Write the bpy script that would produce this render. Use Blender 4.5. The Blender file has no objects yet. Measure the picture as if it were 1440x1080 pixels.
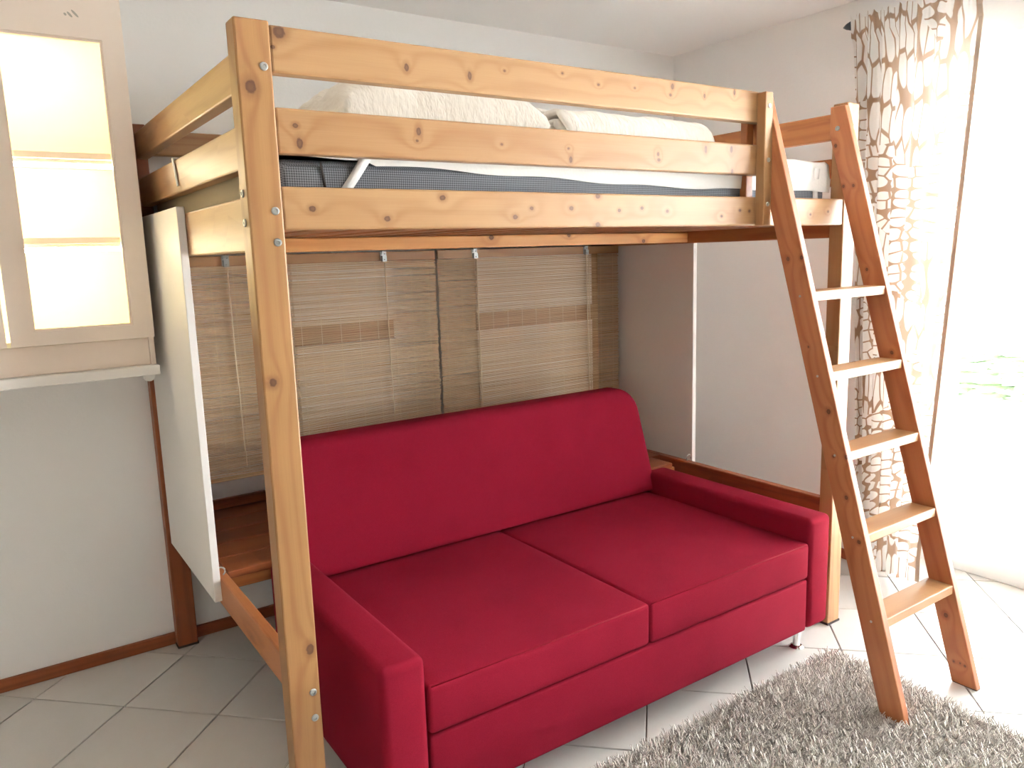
import bpy, bmesh, math, random
import numpy as np
from mathutils import Vector, Matrix

random.seed(7)
SC = bpy.context.scene
COL = SC.collection

# ------------------------------------------------------------------ camera
CAM = Vector((-0.4873, -1.6641, 1.4599))
YAW, PITCH, ROLL, FPX = -34.196, -9.4973, -1.7747, 1097.03
def cam_axes():
    a, b, c = (math.radians(v) for v in (YAW, PITCH, ROLL))
    fw = Vector((-math.sin(a) * math.cos(b), math.cos(a) * math.cos(b), math.sin(b)))
    rt = Vector((math.cos(a), math.sin(a), 0.0))
    up = rt.cross(fw)
    return rt * math.cos(c) + up * math.sin(c), up * math.cos(c) - rt * math.sin(c), fw
_r, _u, _f = cam_axes()
cd = bpy.data.cameras.new('camera')
cd.sensor_fit = 'HORIZONTAL'; cd.sensor_width = 36.0
cd.lens = 36.0 * FPX / 1440.0
cd.clip_start = 0.02
cam = bpy.data.objects.new('camera', cd); COL.objects.link(cam)
cam.matrix_world = Matrix(((_r.x, _u.x, -_f.x, CAM.x), (_r.y, _u.y, -_f.y, CAM.y),
                           (_r.z, _u.z, -_f.z, CAM.z), (0, 0, 0, 1)))
SC.camera = cam

# ------------------------------------------------------------------ world and exposure
W = bpy.data.worlds.new('overcast_sky'); SC.world = W; W.use_nodes = True
bg = W.node_tree.nodes['Background']
bg.inputs['Color'].default_value = (0.91, 0.96, 1.0, 1)
bg.inputs['Strength'].default_value = 17.0
sd = bpy.data.lights.new('sun', 'SUN'); sd.energy = 620.0; sd.angle = math.radians(2.0); sd.color = (1.0, 0.985, 0.96)
sun = bpy.data.objects.new('sun', sd); COL.objects.link(sun); sun.location = (8, -4, 8)
sun.rotation_euler = Vector((0.60, -0.30, 0.74)).to_track_quat('Z', 'Y').to_euler()
SC.view_settings.view_transform = 'Standard'
SC.view_settings.look = 'None'
SC.view_settings.gamma = 1.0
SC.view_settings.use_curve_mapping = False
SC.view_settings.exposure = 1.0
SC.cycles.max_bounces = 14
SC.cycles.diffuse_bounces = 8
SC.cycles.transparent_max_bounces = 16
SC.cycles.sample_clamp_indirect = 8.0

# room and bed dimensions (metres)
XR, XL, YB, YF, HC = 2.7356, -1.95, 1.4494, -3.3, 2.4696      # room shell
L, D, PW, PD, HP = 2.16, 1.4432, 0.0725, 0.0556, 1.943         # bed, post
DOOR_Y0, DOOR_Y1, DOOR_Z, DOOR_X = 0.135, -2.25, 2.2, 3.0

def portal(name, loc, rot, sx, sy):
    ld = bpy.data.lights.new(name, 'AREA'); ld.shape = 'RECTANGLE'; ld.size = sx; ld.size_y = sy
    ld.cycles.is_portal = True
    o = bpy.data.objects.new(name, ld); COL.objects.link(o); o.location = loc; o.rotation_euler = rot
    return o
portal('door_daylight_portal', (3.16, (DOOR_Y0 + DOOR_Y1) / 2, 1.1), (0, math.radians(90), 0), 2.2, 2.4)

# ------------------------------------------------------------------ material helpers
def srgb(r, g, b):
    f = lambda c: (c / 255) / 12.92 if c <= 10 else (((c / 255) + 0.055) / 1.055) ** 2.4
    return (f(r), f(g), f(b), 1.0)
class NT:
    def __init__(self, name):
        self.m = bpy.data.materials.new(name); self.m.use_nodes = True
        self.t = self.m.node_tree; self.b = self.t.nodes['Principled BSDF']; self.out = self.t.nodes['Material Output']
    def n(self, typ, **kw):
        nd = self.t.nodes.new(typ)
        for k, v in kw.items():
            if k.startswith('i_'):
                key = k[2:]; key = int(key) if key.isdigit() else key
                self.put(nd.inputs[key], v)
            else: setattr(nd, k, v)
        return nd
    def put(self, sock, v):
        if isinstance(v, bpy.types.NodeSocket): self.t.links.new(v, sock)
        elif isinstance(v, bpy.types.Node): self.t.links.new(v.outputs[0], sock)
        else: sock.default_value = v
    def math(self, op, a, b=0.0, c=None, clamp=False):
        nd = self.t.nodes.new('ShaderNodeMath'); nd.operation = op; nd.use_clamp = clamp
        self.put(nd.inputs[0], a); self.put(nd.inputs[1], b)
        if c is not None: self.put(nd.inputs[2], c)
        return nd.outputs[0]
    def vmath(self, op, a, b=None):
        nd = self.t.nodes.new('ShaderNodeVectorMath'); nd.operation = op
        self.put(nd.inputs[0], a)
        if b is not None: self.put(nd.inputs[1], b)
        return nd.outputs['Value'] if op == 'LENGTH' else nd.outputs[0]
    def mix(self, fac, a, b, blend='MIX'):
        nd = self.t.nodes.new('ShaderNodeMix'); nd.data_type = 'RGBA'; nd.blend_type = blend
        self.put(nd.inputs['Factor'], fac); self.put(nd.inputs['A'], a); self.put(nd.inputs['B'], b)
        return nd.outputs['Result']
    def smooth(self, v, lo, hi, a=0.0, b=1.0):
        nd = self.t.nodes.new('ShaderNodeMapRange'); nd.interpolation_type = 'SMOOTHSTEP'
        self.put(nd.inputs[0], v)
        for i, x in enumerate((lo, hi, a, b)): nd.inputs[i + 1].default_value = x
        return nd.outputs[0]
    def noise(self, vec, scale, detail=2.0, rough=0.5):
        return self.n('ShaderNodeTexNoise', i_Vector=vec, i_Scale=scale, i_Detail=detail, i_Roughness=rough).outputs[0]
    def bump(self, h, strength, dist=0.01):
        nd = self.n('ShaderNodeBump', i_Height=h, i_Strength=strength, i_Distance=dist)
        self.put(self.b.inputs['Normal'], nd.outputs[0])
    def set(self, **kw):
        for k, v in kw.items(): self.put(self.b.inputs[k.replace('_', ' ')], v)
        return self.m

def plain(name, col, rough=0.5, metal=0.0, noise=0.0, nscale=30, bump=0.0, spec=0.5):
    t = NT(name); t.set(Roughness=rough, Metallic=metal)
    t.b.inputs['Specular IOR Level'].default_value = spec
    if noise or bump:
        co = t.n('ShaderNodeTexCoord').outputs['Object']
        nz = t.noise(co, nscale, 4)
        dark = tuple(c * (1 - noise) for c in col[:3]) + (1,)
        t.put(t.b.inputs['Base Color'], t.mix(nz, dark, col))
        if bump: t.bump(nz, bump, 0.004)
    else: t.b.inputs['Base Color'].default_value = col
    return t.m

def pine(name, light, dark, knots=(), auto=0.0, rough=0.42, knotcol=(0.075, 0.026, 0.012, 1), ring=1.0):
    """wood with the grain along local X; knots are (x, z, radius, stretch) in local metres"""
    t = NT(name)
    co = t.n('ShaderNodeTexCoord').outputs['Object']
    rnd = t.n('ShaderNodeObjectInfo').outputs['Random']
    sep = t.n('ShaderNodeSeparateXYZ', i_0=co)
    x, y, z = sep.outputs
    off = t.n('ShaderNodeCombineXYZ', i_0=t.math('MULTIPLY', rnd, 37.0), i_1=t.math('MULTIPLY', rnd, 11.0), i_2=t.math('MULTIPLY', rnd, 53.0)).outputs[0]
    def stretched(sx, sy, sz):
        return t.vmath('ADD', t.vmath('MULTIPLY', co, (sx, sy, sz)), off)
    big = t.noise(stretched(0.9, 6, 9), 1.0, 2)
    band = t.noise(stretched(0.35, 9, 16), 1.0, 1)
    fib = t.noise(stretched(7, 260, 330), 1.0, 2, 0.6)
    phase = t.math('ADD', t.math('MULTIPLY', z, 100.0), t.math('MULTIPLY', big, 22.0))
    phase = t.math('ADD', phase, t.math('MULTIPLY', y, 26.0))
    kd = None
    def addk(d):
        nonlocal kd, phase
        kd = d if kd is None else t.math('MINIMUM', kd, d)
    infl = None
    for kx, kz, kr, ks in knots:
        v = t.vmath('MULTIPLY', t.vmath('SUBTRACT', co, (kx, 0, kz)), (1 / (kr * ks), 0, 1 / kr))
        d = t.vmath('LENGTH', v); addk(d)
        g = t.math('DIVIDE', 1.0, t.math('ADD', 1.0, t.math('MULTIPLY', t.math('MULTIPLY', d, d), 0.10)))
        infl = g if infl is None else t.math('ADD', infl, g)
    if auto:
        vv = t.vmath('ADD', t.vmath('MULTIPLY', co, (4.2, 0, 13)), off)
        vo = t.n('ShaderNodeTexVoronoi', voronoi_dimensions='3D', i_Vector=vv, i_Scale=1.0)
        sel = t.math('GREATER_THAN', t.n('ShaderNodeSeparateColor', i_0=vo.outputs['Color']).outputs[0], auto)
        d = t.math('ADD', t.math('MULTIPLY', vo.outputs['Distance'], 9.5), t.math('MULTIPLY', sel, 50.0))
        addk(d)
        g = t.math('DIVIDE', 1.0, t.math('ADD', 1.0, t.math('MULTIPLY', t.math('MULTIPLY', d, d), 0.10)))
        infl = g if infl is None else t.math('ADD', infl, g)
    if infl is not None: phase = t.math('ADD', phase, t.math('MULTIPLY', infl, 6.5))
    s = t.math('MULTIPLY_ADD', t.math('SINE', phase), 0.5, 0.5)
    s = t.math('POWER', s, 3.0)
    f1 = t.math('MULTIPLY', s, 0.46 * ring)
    f1 = t.math('ADD', f1, t.math('MULTIPLY', t.smooth(band, 0.42, 0.62), 0.34))
    f1 = t.math('ADD', f1, t.math('MULTIPLY_ADD', fib, 0.5, -0.22), clamp=True)
    c = t.mix(f1, light, dark)
    if kd is not None:
        wob = t.math('MULTIPLY_ADD', t.noise(co, 160, 2), 0.5, -0.25)
        kd2 = t.math('ADD', kd, wob)
        halo = t.smooth(kd2, 0.9, 2.6, 0.55, 0.0)
        c = t.mix(halo, c, tuple(v * 0.72 for v in dark[:3]) + (1,))
        core = t.smooth(kd2, 0.75, 1.1, 1.0, 0.0)
        c = t.mix(t.math('MULTIPLY', core, 0.9), c, knotcol)
        mid = t.smooth(kd2, 0.2, 0.7, 0.45, 0.0)
        c = t.mix(mid, c, tuple(v * 0.6 for v in dark[:3]) + (1,))
    t.set(Base_Color=c, Roughness=rough)
    t.b.inputs['Specular IOR Level'].default_value = 0.4
    t.bump(t.math('ADD', t.math('MULTIPLY', s, 0.3), fib), 0.06, 0.002)
    return t.m

PL, PDK = srgb(158, 120, 80), srgb(133, 90, 53)
OL, ODK = srgb(168, 108, 62), srgb(138, 78, 41)       # more orange pine, the redness of shade put into the colour
RL, RDK = srgb(140, 76, 40), srgb(102, 50, 26)        # red-brown pine: stain, plus shade put into the colour
M = {}
M['pine'] = pine('pine_wood', PL, PDK, auto=0.30)
M['pine_plain'] = pine('pine_wood_clear', PL, PDK, auto=0.12)
M['orange'] = pine('shaded_orange_pine', OL, ODK, auto=0.25)
M['stain_shade'] = pine('stained_shaded_pine', RL, RDK, auto=0.2)
M['slat'] = pine('slat_wood', srgb(150, 92, 54), srgb(112, 60, 32), auto=0.1)

def wall_mat(name, col):
    t = NT(name)
    co = t.n('ShaderNodeTexCoord').outputs['Object']
    f = t.noise(co, 90, 4, 0.6); g = t.noise(co, 1.3, 2)
    t.set(Base_Color=t.mix(t.math('MULTIPLY', g, 0.25), col, tuple(c * 0.93 for c in col[:3]) + (1,)), Roughness=0.9)
    t.b.inputs['Specular IOR Level'].default_value = 0.2
    t.bump(f, 0.18, 0.004)
    return t.m
M['wall'] = wall_mat('white_plaster', (0.92, 0.917, 0.91, 1))
M['wall_warm'] = wall_mat('taupe_plaster', (0.42, 0.385, 0.345, 1))  # unseen walls, colour made up to dim and warm the bounce light
M['ceil'] = wall_mat('ceiling_plaster', (0.93, 0.93, 0.925, 1))
M['white'] = plain('white_melamine', (0.80, 0.775, 0.74, 1), 0.5, noise=0.03, nscale=60)
M['board'] = plain('white_board', (0.93, 0.91, 0.88, 1), 0.5)
M['cab'] = plain('cream_lacquer', (0.80, 0.69, 0.60, 1), 0.38, noise=0.03, nscale=40)
M['cab_in'] = plain('cabinet_lining', (0.93, 0.90, 0.66, 1), 0.6)
M['pvc'] = plain('white_pvc', (0.86, 0.88, 0.88, 1), 0.3)
M['steel'] = plain('galvanised_steel', (0.46, 0.48, 0.47, 1), 0.38, metal=0.9, noise=0.2, nscale=300)
M['chrome'] = plain('polished_chrome', (0.85, 0.86, 0.87, 1), 0.12, metal=1.0)
M['dark'] = plain('dark_metal', (0.035, 0.04, 0.055, 1), 0.4)
M['grey_mark'] = plain('grey_mark', (0.40, 0.37, 0.31, 1), 0.7)
M['cotton'] = plain('white_cotton', (0.86, 0.85, 0.82, 1), 0.95, noise=0.04, nscale=120, bump=0.25, spec=0.1)
M['strap'] = plain('white_elastic', (0.84, 0.83, 0.81, 1), 0.9, noise=0.08, nscale=400, spec=0.1)
M['rubber'] = plain('dark_felt', (0.05, 0.04, 0.035, 1), 0.9)

def tile_mat():
    t = NT('glazed_tile')
    co = t.n('ShaderNodeTexCoord').outputs['Object']
    rnd = t.n('ShaderNodeObjectInfo').outputs['Random']
    off = t.n('ShaderNodeCombineXYZ', i_0=t.math('MULTIPLY', rnd, 31.0), i_1=t.math('MULTIPLY', rnd, 17.0)).outputs[0]
    v = t.vmath('ADD', co, off)
    n1 = t.noise(v, 9, 4, 0.6); n2 = t.noise(v, 160, 2)
    c = t.mix(t.smooth(n1, 0.35, 0.7), (0.60, 0.575, 0.54, 1), (0.585, 0.558, 0.52, 1))
    c = t.mix(t.math('MULTIPLY', n2, 0.18), c, (0.46, 0.42, 0.38, 1))
    c = t.mix(t.math('MULTIPLY', rnd, 0.10), c, (0.5, 0.47, 0.44, 1))
    t.set(Base_Color=c, Roughness=0.32)
    t.bump(n2, 0.04, 0.002)
    return t.m
M['tile'] = tile_mat()
M['grout'] = plain('cement_grout', (0.20, 0.165, 0.135, 1), 0.9, noise=0.3, nscale=50)

def fabric(name, col, hi, scale=900):
    t = NT(name)
    co = t.n('ShaderNodeTexCoord').outputs['Object']
    w = t.noise(co, scale, 2, 0.7); g = t.noise(co, 5, 3)
    fine = t.noise(t.vmath('MULTIPLY', co, (1, 1, 6)), 220, 2)
    c = t.mix(t.smooth(w, 0.3, 0.7), col, hi)
    c = t.mix(t.math('MULTIPLY', t.smooth(g, 0.4, 0.7), 0.25), c, tuple(v * 0.75 for v in col[:3]) + (1,))
    t.set(Base_Color=c, Roughness=1.0)
    t.b.inputs['Specular IOR Level'].default_value = 0.06
    t.b.inputs['Sheen Weight'].default_value = 0.0
    t.b.inputs['Sheen Roughness'].default_value = 0.5
    t.b.inputs['Sheen Tint'].default_value = (1, 0.55, 0.65, 1)
    t.bump(t.math('ADD', w, fine), 0.25, 0.002)
    return t.m
M['red'] = fabric('red_upholstery', (0.148, 0.0052, 0.0145, 1), (0.200, 0.0095, 0.0230, 1))
M['seam'] = plain('dark_red_thread', (0.16, 0.006, 0.014, 1), 0.9, spec=0.1)

def mesh_fabric():
    t = NT('grey_spacer_mesh')
    co = t.n('ShaderNodeTexCoord').outputs['Object']
    r = t.n('ShaderNodeMapping', i_Vector=co); r.inputs['Rotation'].default_value = (0, math.radians(45), 0)
    ch = t.n('ShaderNodeTexChecker', i_Vector=r.outputs[0], i_Scale=260.0)
    c = t.mix(ch.outputs[1], (0.085, 0.09, 0.105, 1), (0.27, 0.285, 0.315, 1))
    t.set(Base_Color=c, Roughness=0.8); t.bump(ch.outputs[1], 0.2, 0.002)
    return t.m
M['mesh'] = mesh_fabric()

def quilt():
    t = NT('cream_quilted_cotton')
    co = t.n('ShaderNodeTexCoord').outputs['Object']
    n1 = t.noise(co, 9, 3, 0.6)
    wv = t.noise(t.vmath('MULTIPLY', co, (26, 7, 12)), 1.0, 3, 0.65)
    t.set(Base_Color=t.mix(n1, (0.84, 0.76, 0.67, 1), (0.90, 0.85, 0.79, 1)), Roughness=0.95)
    t.b.inputs['Specular IOR Level'].default_value = 0.1
    t.bump(wv, 0.7, 0.02)
    return t.m
M['quilt'] = quilt()

def bamboo():
    t = NT('split_bamboo')
    co = t.n('ShaderNodeTexCoord').outputs['Object']
    n1 = t.noise(t.vmath('MULTIPLY', co, (1.5, 1, 240)), 1.0, 1)
    n2 = t.noise(t.vmath('MULTIPLY', co, (14, 1, 400)), 1.0, 2)
    c = t.mix(t.smooth(n1, 0.32, 0.68), (0.44, 0.28, 0.13, 1), (0.70, 0.51, 0.30, 1))
    c = t.mix(t.math('MULTIPLY', n2, 0.4), c, (0.36, 0.21, 0.10, 1))
    tr = t.n('ShaderNodeBsdfTranslucent', i_Color=c)
    mx = t.n('ShaderNodeMixShader', i_0=0.12)
    t.set(Base_Color=c, Roughness=0.6)
    t.t.links.new(t.b.outputs[0], mx.inputs[1]); t.t.links.new(tr.outputs[0], mx.inputs[2])
    t.t.links.new(mx.outputs[0], t.out.inputs[0])
    return t.m
M['bamboo'] = bamboo()
M['cord'] = plain('cream_cord', (0.72, 0.62, 0.45, 1), 0.9)

def curtain_mat():
    t = NT('printed_curtain_cotton')
    uv = t.n('ShaderNodeTexCoord').outputs['UV']
    warp = t.n('ShaderNodeTexNoise', i_Vector=uv, i_Scale=3.0, i_Detail=1.0).outputs['Color']
    p = t.vmath('ADD', uv, t.vmath('MULTIPLY', t.vmath('SUBTRACT', warp, (0.5, 0.5, 0.5)), (0.06, 0.06, 0)))
    def cells(sx, sy, o):
        v = t.vmath('ADD', t.vmath('MULTIPLY', p, (sx, sy, 1)), o)
        e = t.n('ShaderNodeTexVoronoi', feature='DISTANCE_TO_EDGE', voronoi_dimensions='2D', i_Vector=v, i_Scale=1.0, i_Randomness=0.62)
        f = t.n('ShaderNodeTexVoronoi', feature='F1', voronoi_dimensions='2D', i_Vector=v, i_Scale=1.0, i_Randomness=0.62)
        a = t.smooth(e.outputs['Distance'], 0.045, 0.085)
        b = t.smooth(f.outputs['Distance'], 0.52, 0.58, 1.0, 0.0)
        return t.math('MULTIPLY', a, b)
    tall, wide = cells(25, 6.5, (0, 0, 0)), cells(13, 24, (3.3, 1.7, 0))
    sel = t.n('ShaderNodeTexVoronoi', voronoi_dimensions='2D', i_Vector=t.vmath('MULTIPLY', p, (3.9, 4.0, 1)), i_Scale=1.0)
    k = t.math('GREATER_THAN', t.n('ShaderNodeSeparateColor', i_0=sel.outputs['Color']).outputs[0], 0.52)
    pat = t.math('ADD', t.math('MULTIPLY', tall, t.math('SUBTRACT', 1.0, k)), t.math('MULTIPLY', wide, k))
    edge = t.n('ShaderNodeSeparateXYZ', i_0=uv).outputs[0]
    pat = t.math('MULTIPLY', pat, t.math('LESS_THAN', edge, 5.0))
    c = t.mix(pat, srgb(158, 126, 98), (0.86, 0.85, 0.83, 1))
    df = t.n('ShaderNodeBsdfDiffuse', i_Color=c)
    tr = t.n('ShaderNodeBsdfTranslucent', i_Color=t.mix(0.35, c, (0.85, 0.83, 0.8, 1)))
    mx = t.n('ShaderNodeMixShader', i_0=0.27)
    t.t.links.new(df.outputs[0], mx.inputs[1]); t.t.links.new(tr.outputs[0], mx.inputs[2])
    t.t.links.new(mx.outputs[0], t.out.inputs[0])
    return t.m
M['curtain'] = curtain_mat()
M['hem'] = plain('curtain_hem', srgb(172, 152, 134), 0.9)

def glass():
    t = NT('clear_glass')
    tr = t.n('ShaderNodeBsdfTransparent'); gl = t.n('ShaderNodeBsdfGlossy', i_Roughness=0.02)
    fr = t.n('ShaderNodeFresnel', i_IOR=1.45)
    mx = t.n('ShaderNodeMixShader', i_0=t.math('MULTIPLY', fr.outputs[0], 0.6))
    t.t.links.new(tr.outputs[0], mx.inputs[1]); t.t.links.new(gl.outputs[0], mx.inputs[2])
    t.t.links.new(mx.outputs[0], t.out.inputs[0])
    return t.m
M['glass'] = glass()
def lamp_mat(name, col, s):
    t = NT(name); t.set(Base_Color=(0.9, 0.9, 0.9, 1))
    t.b.inputs['Emission Color'].default_value = col; t.b.inputs['Emission Strength'].default_value = s
    return t.m
M['tube'] = lamp_mat('fluorescent_tube', (1.0, 0.88, 0.60, 1), 42.0)

def rug_mat():
    t = NT('taupe_shag_yarn')
    at = t.n('ShaderNodeVertexColor', layer_name='tone').outputs[0]
    g = t.n('ShaderNodeSeparateColor', i_0=at).outputs[0]
    c = t.mix(g, srgb(176, 167, 158), srgb(238, 232, 224))
    t.set(Base_Color=c, Roughness=0.9); t.b.inputs['Specular IOR Level'].default_value = 0.15
    t.b.inputs['Sheen Weight'].default_value = 0.2
    return t.m
M['rug'] = rug_mat()
M['rug_back'] = plain('rug_backing', (0.22, 0.18, 0.15, 1), 0.95)
M['terrace'] = plain('terrace_stone', (0.62, 0.60, 0.57, 1), 0.8, noise=0.2, nscale=8)
M['leaf'] = plain('hedge_leaf', (0.30, 0.40, 0.24, 1), 0.7, noise=0.5, nscale=25)

# ------------------------------------------------------------------ mesh helpers
def link(name, me, mat=None, parent=None):
    o = bpy.data.objects.new(name, me); COL.objects.link(o)
    if mat is not None: me.materials.append(mat)
    if parent is not None: o.parent = parent
    return o
def finish(bm, name, mat, parent=None, smooth=False, angle=None):
    me = bpy.data.meshes.new(name)
    bmesh.ops.recalc_face_normals(bm, faces=bm.faces)
    bm.to_mesh(me); bm.free()
    if smooth:
        for p in me.polygons: p.use_smooth = True
    return link(name, me, mat, parent)
def tag(o, label, cat, group=None):
    o['label'] = label; o['category'] = cat
    if group: o['group'] = group
    return o
def thing(name, label, cat, loc=(0, 0, 0), group=None):
    o = bpy.data.objects.new(name, None); COL.objects.link(o); o.location = loc; o.empty_display_size = 0.1
    return tag(o, label, cat, group)
def struct(o):
    o['kind'] = 'structure'; return o
def add_box(bm, lo, hi):
    m = Matrix.Translation(((lo[0] + hi[0]) / 2, (lo[1] + hi[1]) / 2, (lo[2] + hi[2]) / 2)) @ \
        Matrix.Diagonal((hi[0] - lo[0], hi[1] - lo[1], hi[2] - lo[2], 1))
    return bmesh.ops.create_cube(bm, size=1.0, matrix=m)['verts']
def bevel_all(bm, r, seg=2):
    bmesh.ops.bevel(bm, geom=list(bm.edges), offset=r, segments=seg, profile=0.5, affect='EDGES', clamp_overlap=True)
def at(o, parent):
    """keep the world place of o when it goes under an empty that is not at the origin"""
    if parent is not None:
        o.parent = parent; o.location = Vector(o.location) - Vector(parent.location)
    return o
def box(name, lo, hi, mat, parent=None, bev=0.0, seg=1, smooth=False):
    c = Vector([(a + b) / 2 for a, b in zip(lo, hi)])
    bm = bmesh.new(); add_box(bm, Vector(lo) - c, Vector(hi) - c)
    if bev: bevel_all(bm, bev, seg)
    o = finish(bm, name, mat, None, smooth); o.location = c
    return at(o, parent)
AX = {'x': Matrix.Identity(4), 'y': Matrix.Rotation(math.radians(90), 4, 'Z'), 'z': Matrix.Rotation(math.radians(-90), 4, 'Y')}
def board(name, lo, hi, axis, mat, parent=None, bev=0.003, seg=2):
    """a plank whose local X runs along its length"""
    c = Vector([(a + b) / 2 for a, b in zip(lo, hi)])
    d = [b - a for a, b in zip(lo, hi)]
    l, t, w = {'x': (d[0], d[1], d[2]), 'y': (d[1], d[0], d[2]), 'z': (d[2], d[1], d[0])}[axis]
    bm = bmesh.new(); add_box(bm, (-l / 2, -t / 2, -w / 2), (l / 2, t / 2, w / 2)); bevel_all(bm, bev, seg)
    o = finish(bm, name, mat); o.rotation_euler = AX[axis].to_euler(); o.location = c
    return at(o, parent)
def prism(name, pts, axis, a, b, mat, parent=None, bev=0.0, seg=1):
    """polygon pts in the plane across `axis`, run from a to b along it"""
    bm = bmesh.new()
    def co(p, v): return (v, p[0], p[1]) if axis == 'x' else (p[0], v, p[1]) if axis == 'y' else (p[0], p[1], v)
    v0 = [bm.verts.new(co(p, a)) for p in pts]; v1 = [bm.verts.new(co(p, b)) for p in pts]
    n = len(pts)
    bm.faces.new(v0); bm.faces.new(v1[::-1])
    for i in range(n): bm.faces.new((v0[i], v1[i], v1[(i + 1) % n], v0[(i + 1) % n]))
    bmesh.ops.recalc_face_normals(bm, faces=bm.faces)
    if bev: bevel_all(bm, bev, seg)
    return at(finish(bm, name, mat), parent)
def add_lathe(bm, prof, M4, n=20):
    rings = []
    for r, h in prof:
        rings.append([bm.verts.new(M4 @ Vector((r * math.cos(2 * math.pi * k / n), r * math.sin(2 * math.pi * k / n), h))) for k in range(n)])
    for a, b in zip(rings, rings[1:]):
        for k in range(n): bm.faces.new((a[k], a[(k + 1) % n], b[(k + 1) % n], b[k]))
    bm.faces.new(rings[0][::-1]); bm.faces.new(rings[-1])
def lathe(name, prof, loc, direction, mat, parent=None, n=20, smooth=False):
    q = Vector((0, 0, 1)).rotation_difference(Vector(direction)).to_matrix().to_4x4()
    bm = bmesh.new(); add_lathe(bm, prof, q, n)
    o = finish(bm, name, mat, None, smooth); o.location = loc
    return at(o, parent)
def tube(name, pts, r, mat, parent=None, n=8, closed=False):
    bm = bmesh.new(); pts = [Vector(p) for p in pts]; rings = []
    for i, p in enumerate(pts):
        a = pts[max(i - 1, 0)]; b = pts[min(i + 1, len(pts) - 1)]
        t = (b - a).normalized(); s = t.cross(Vector((0, 0, 1)))
        if s.length < 0.05: s = t.cross(Vector((0, 1, 0)))
        s.normalize(); u = s.cross(t)
        rings.append([bm.verts.new(p + r * (math.cos(2 * math.pi * k / n) * s + math.sin(2 * math.pi * k / n) * u)) for k in range(n)])
    for a, b in zip(rings, rings[1:]):
        for k in range(n): bm.faces.new((a[k], a[(k + 1) % n], b[(k + 1) % n], b[k]))
    bm.faces.new(rings[0][::-1]); bm.faces.new(rings[-1])
    return at(finish(bm, name, mat, None, True), parent)
BOLT = [(0.0085, 0.0), (0.0085, 0.0022), (0.0068, 0.0036), (0.0040, 0.0036), (0.0034, 0.0016)]
def bolt(loc, d, parent, s=1.0):
    o = lathe('bolt', [(r * s, h * s) for r, h in BOLT], loc, d, M['steel'], parent, 16)
    return o
def hook(loc, side, parent):
    x, y, z = loc; pts = []
    for k in range(11):
        a = math.radians(-60 + 27 * k)
        pts.append((x + side * 0.014 * math.cos(a), y, z + 0.012 + 0.014 * math.sin(a)))
    return tube('eye_hook', pts, 0.0026, M['steel'], parent, 8)

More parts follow.
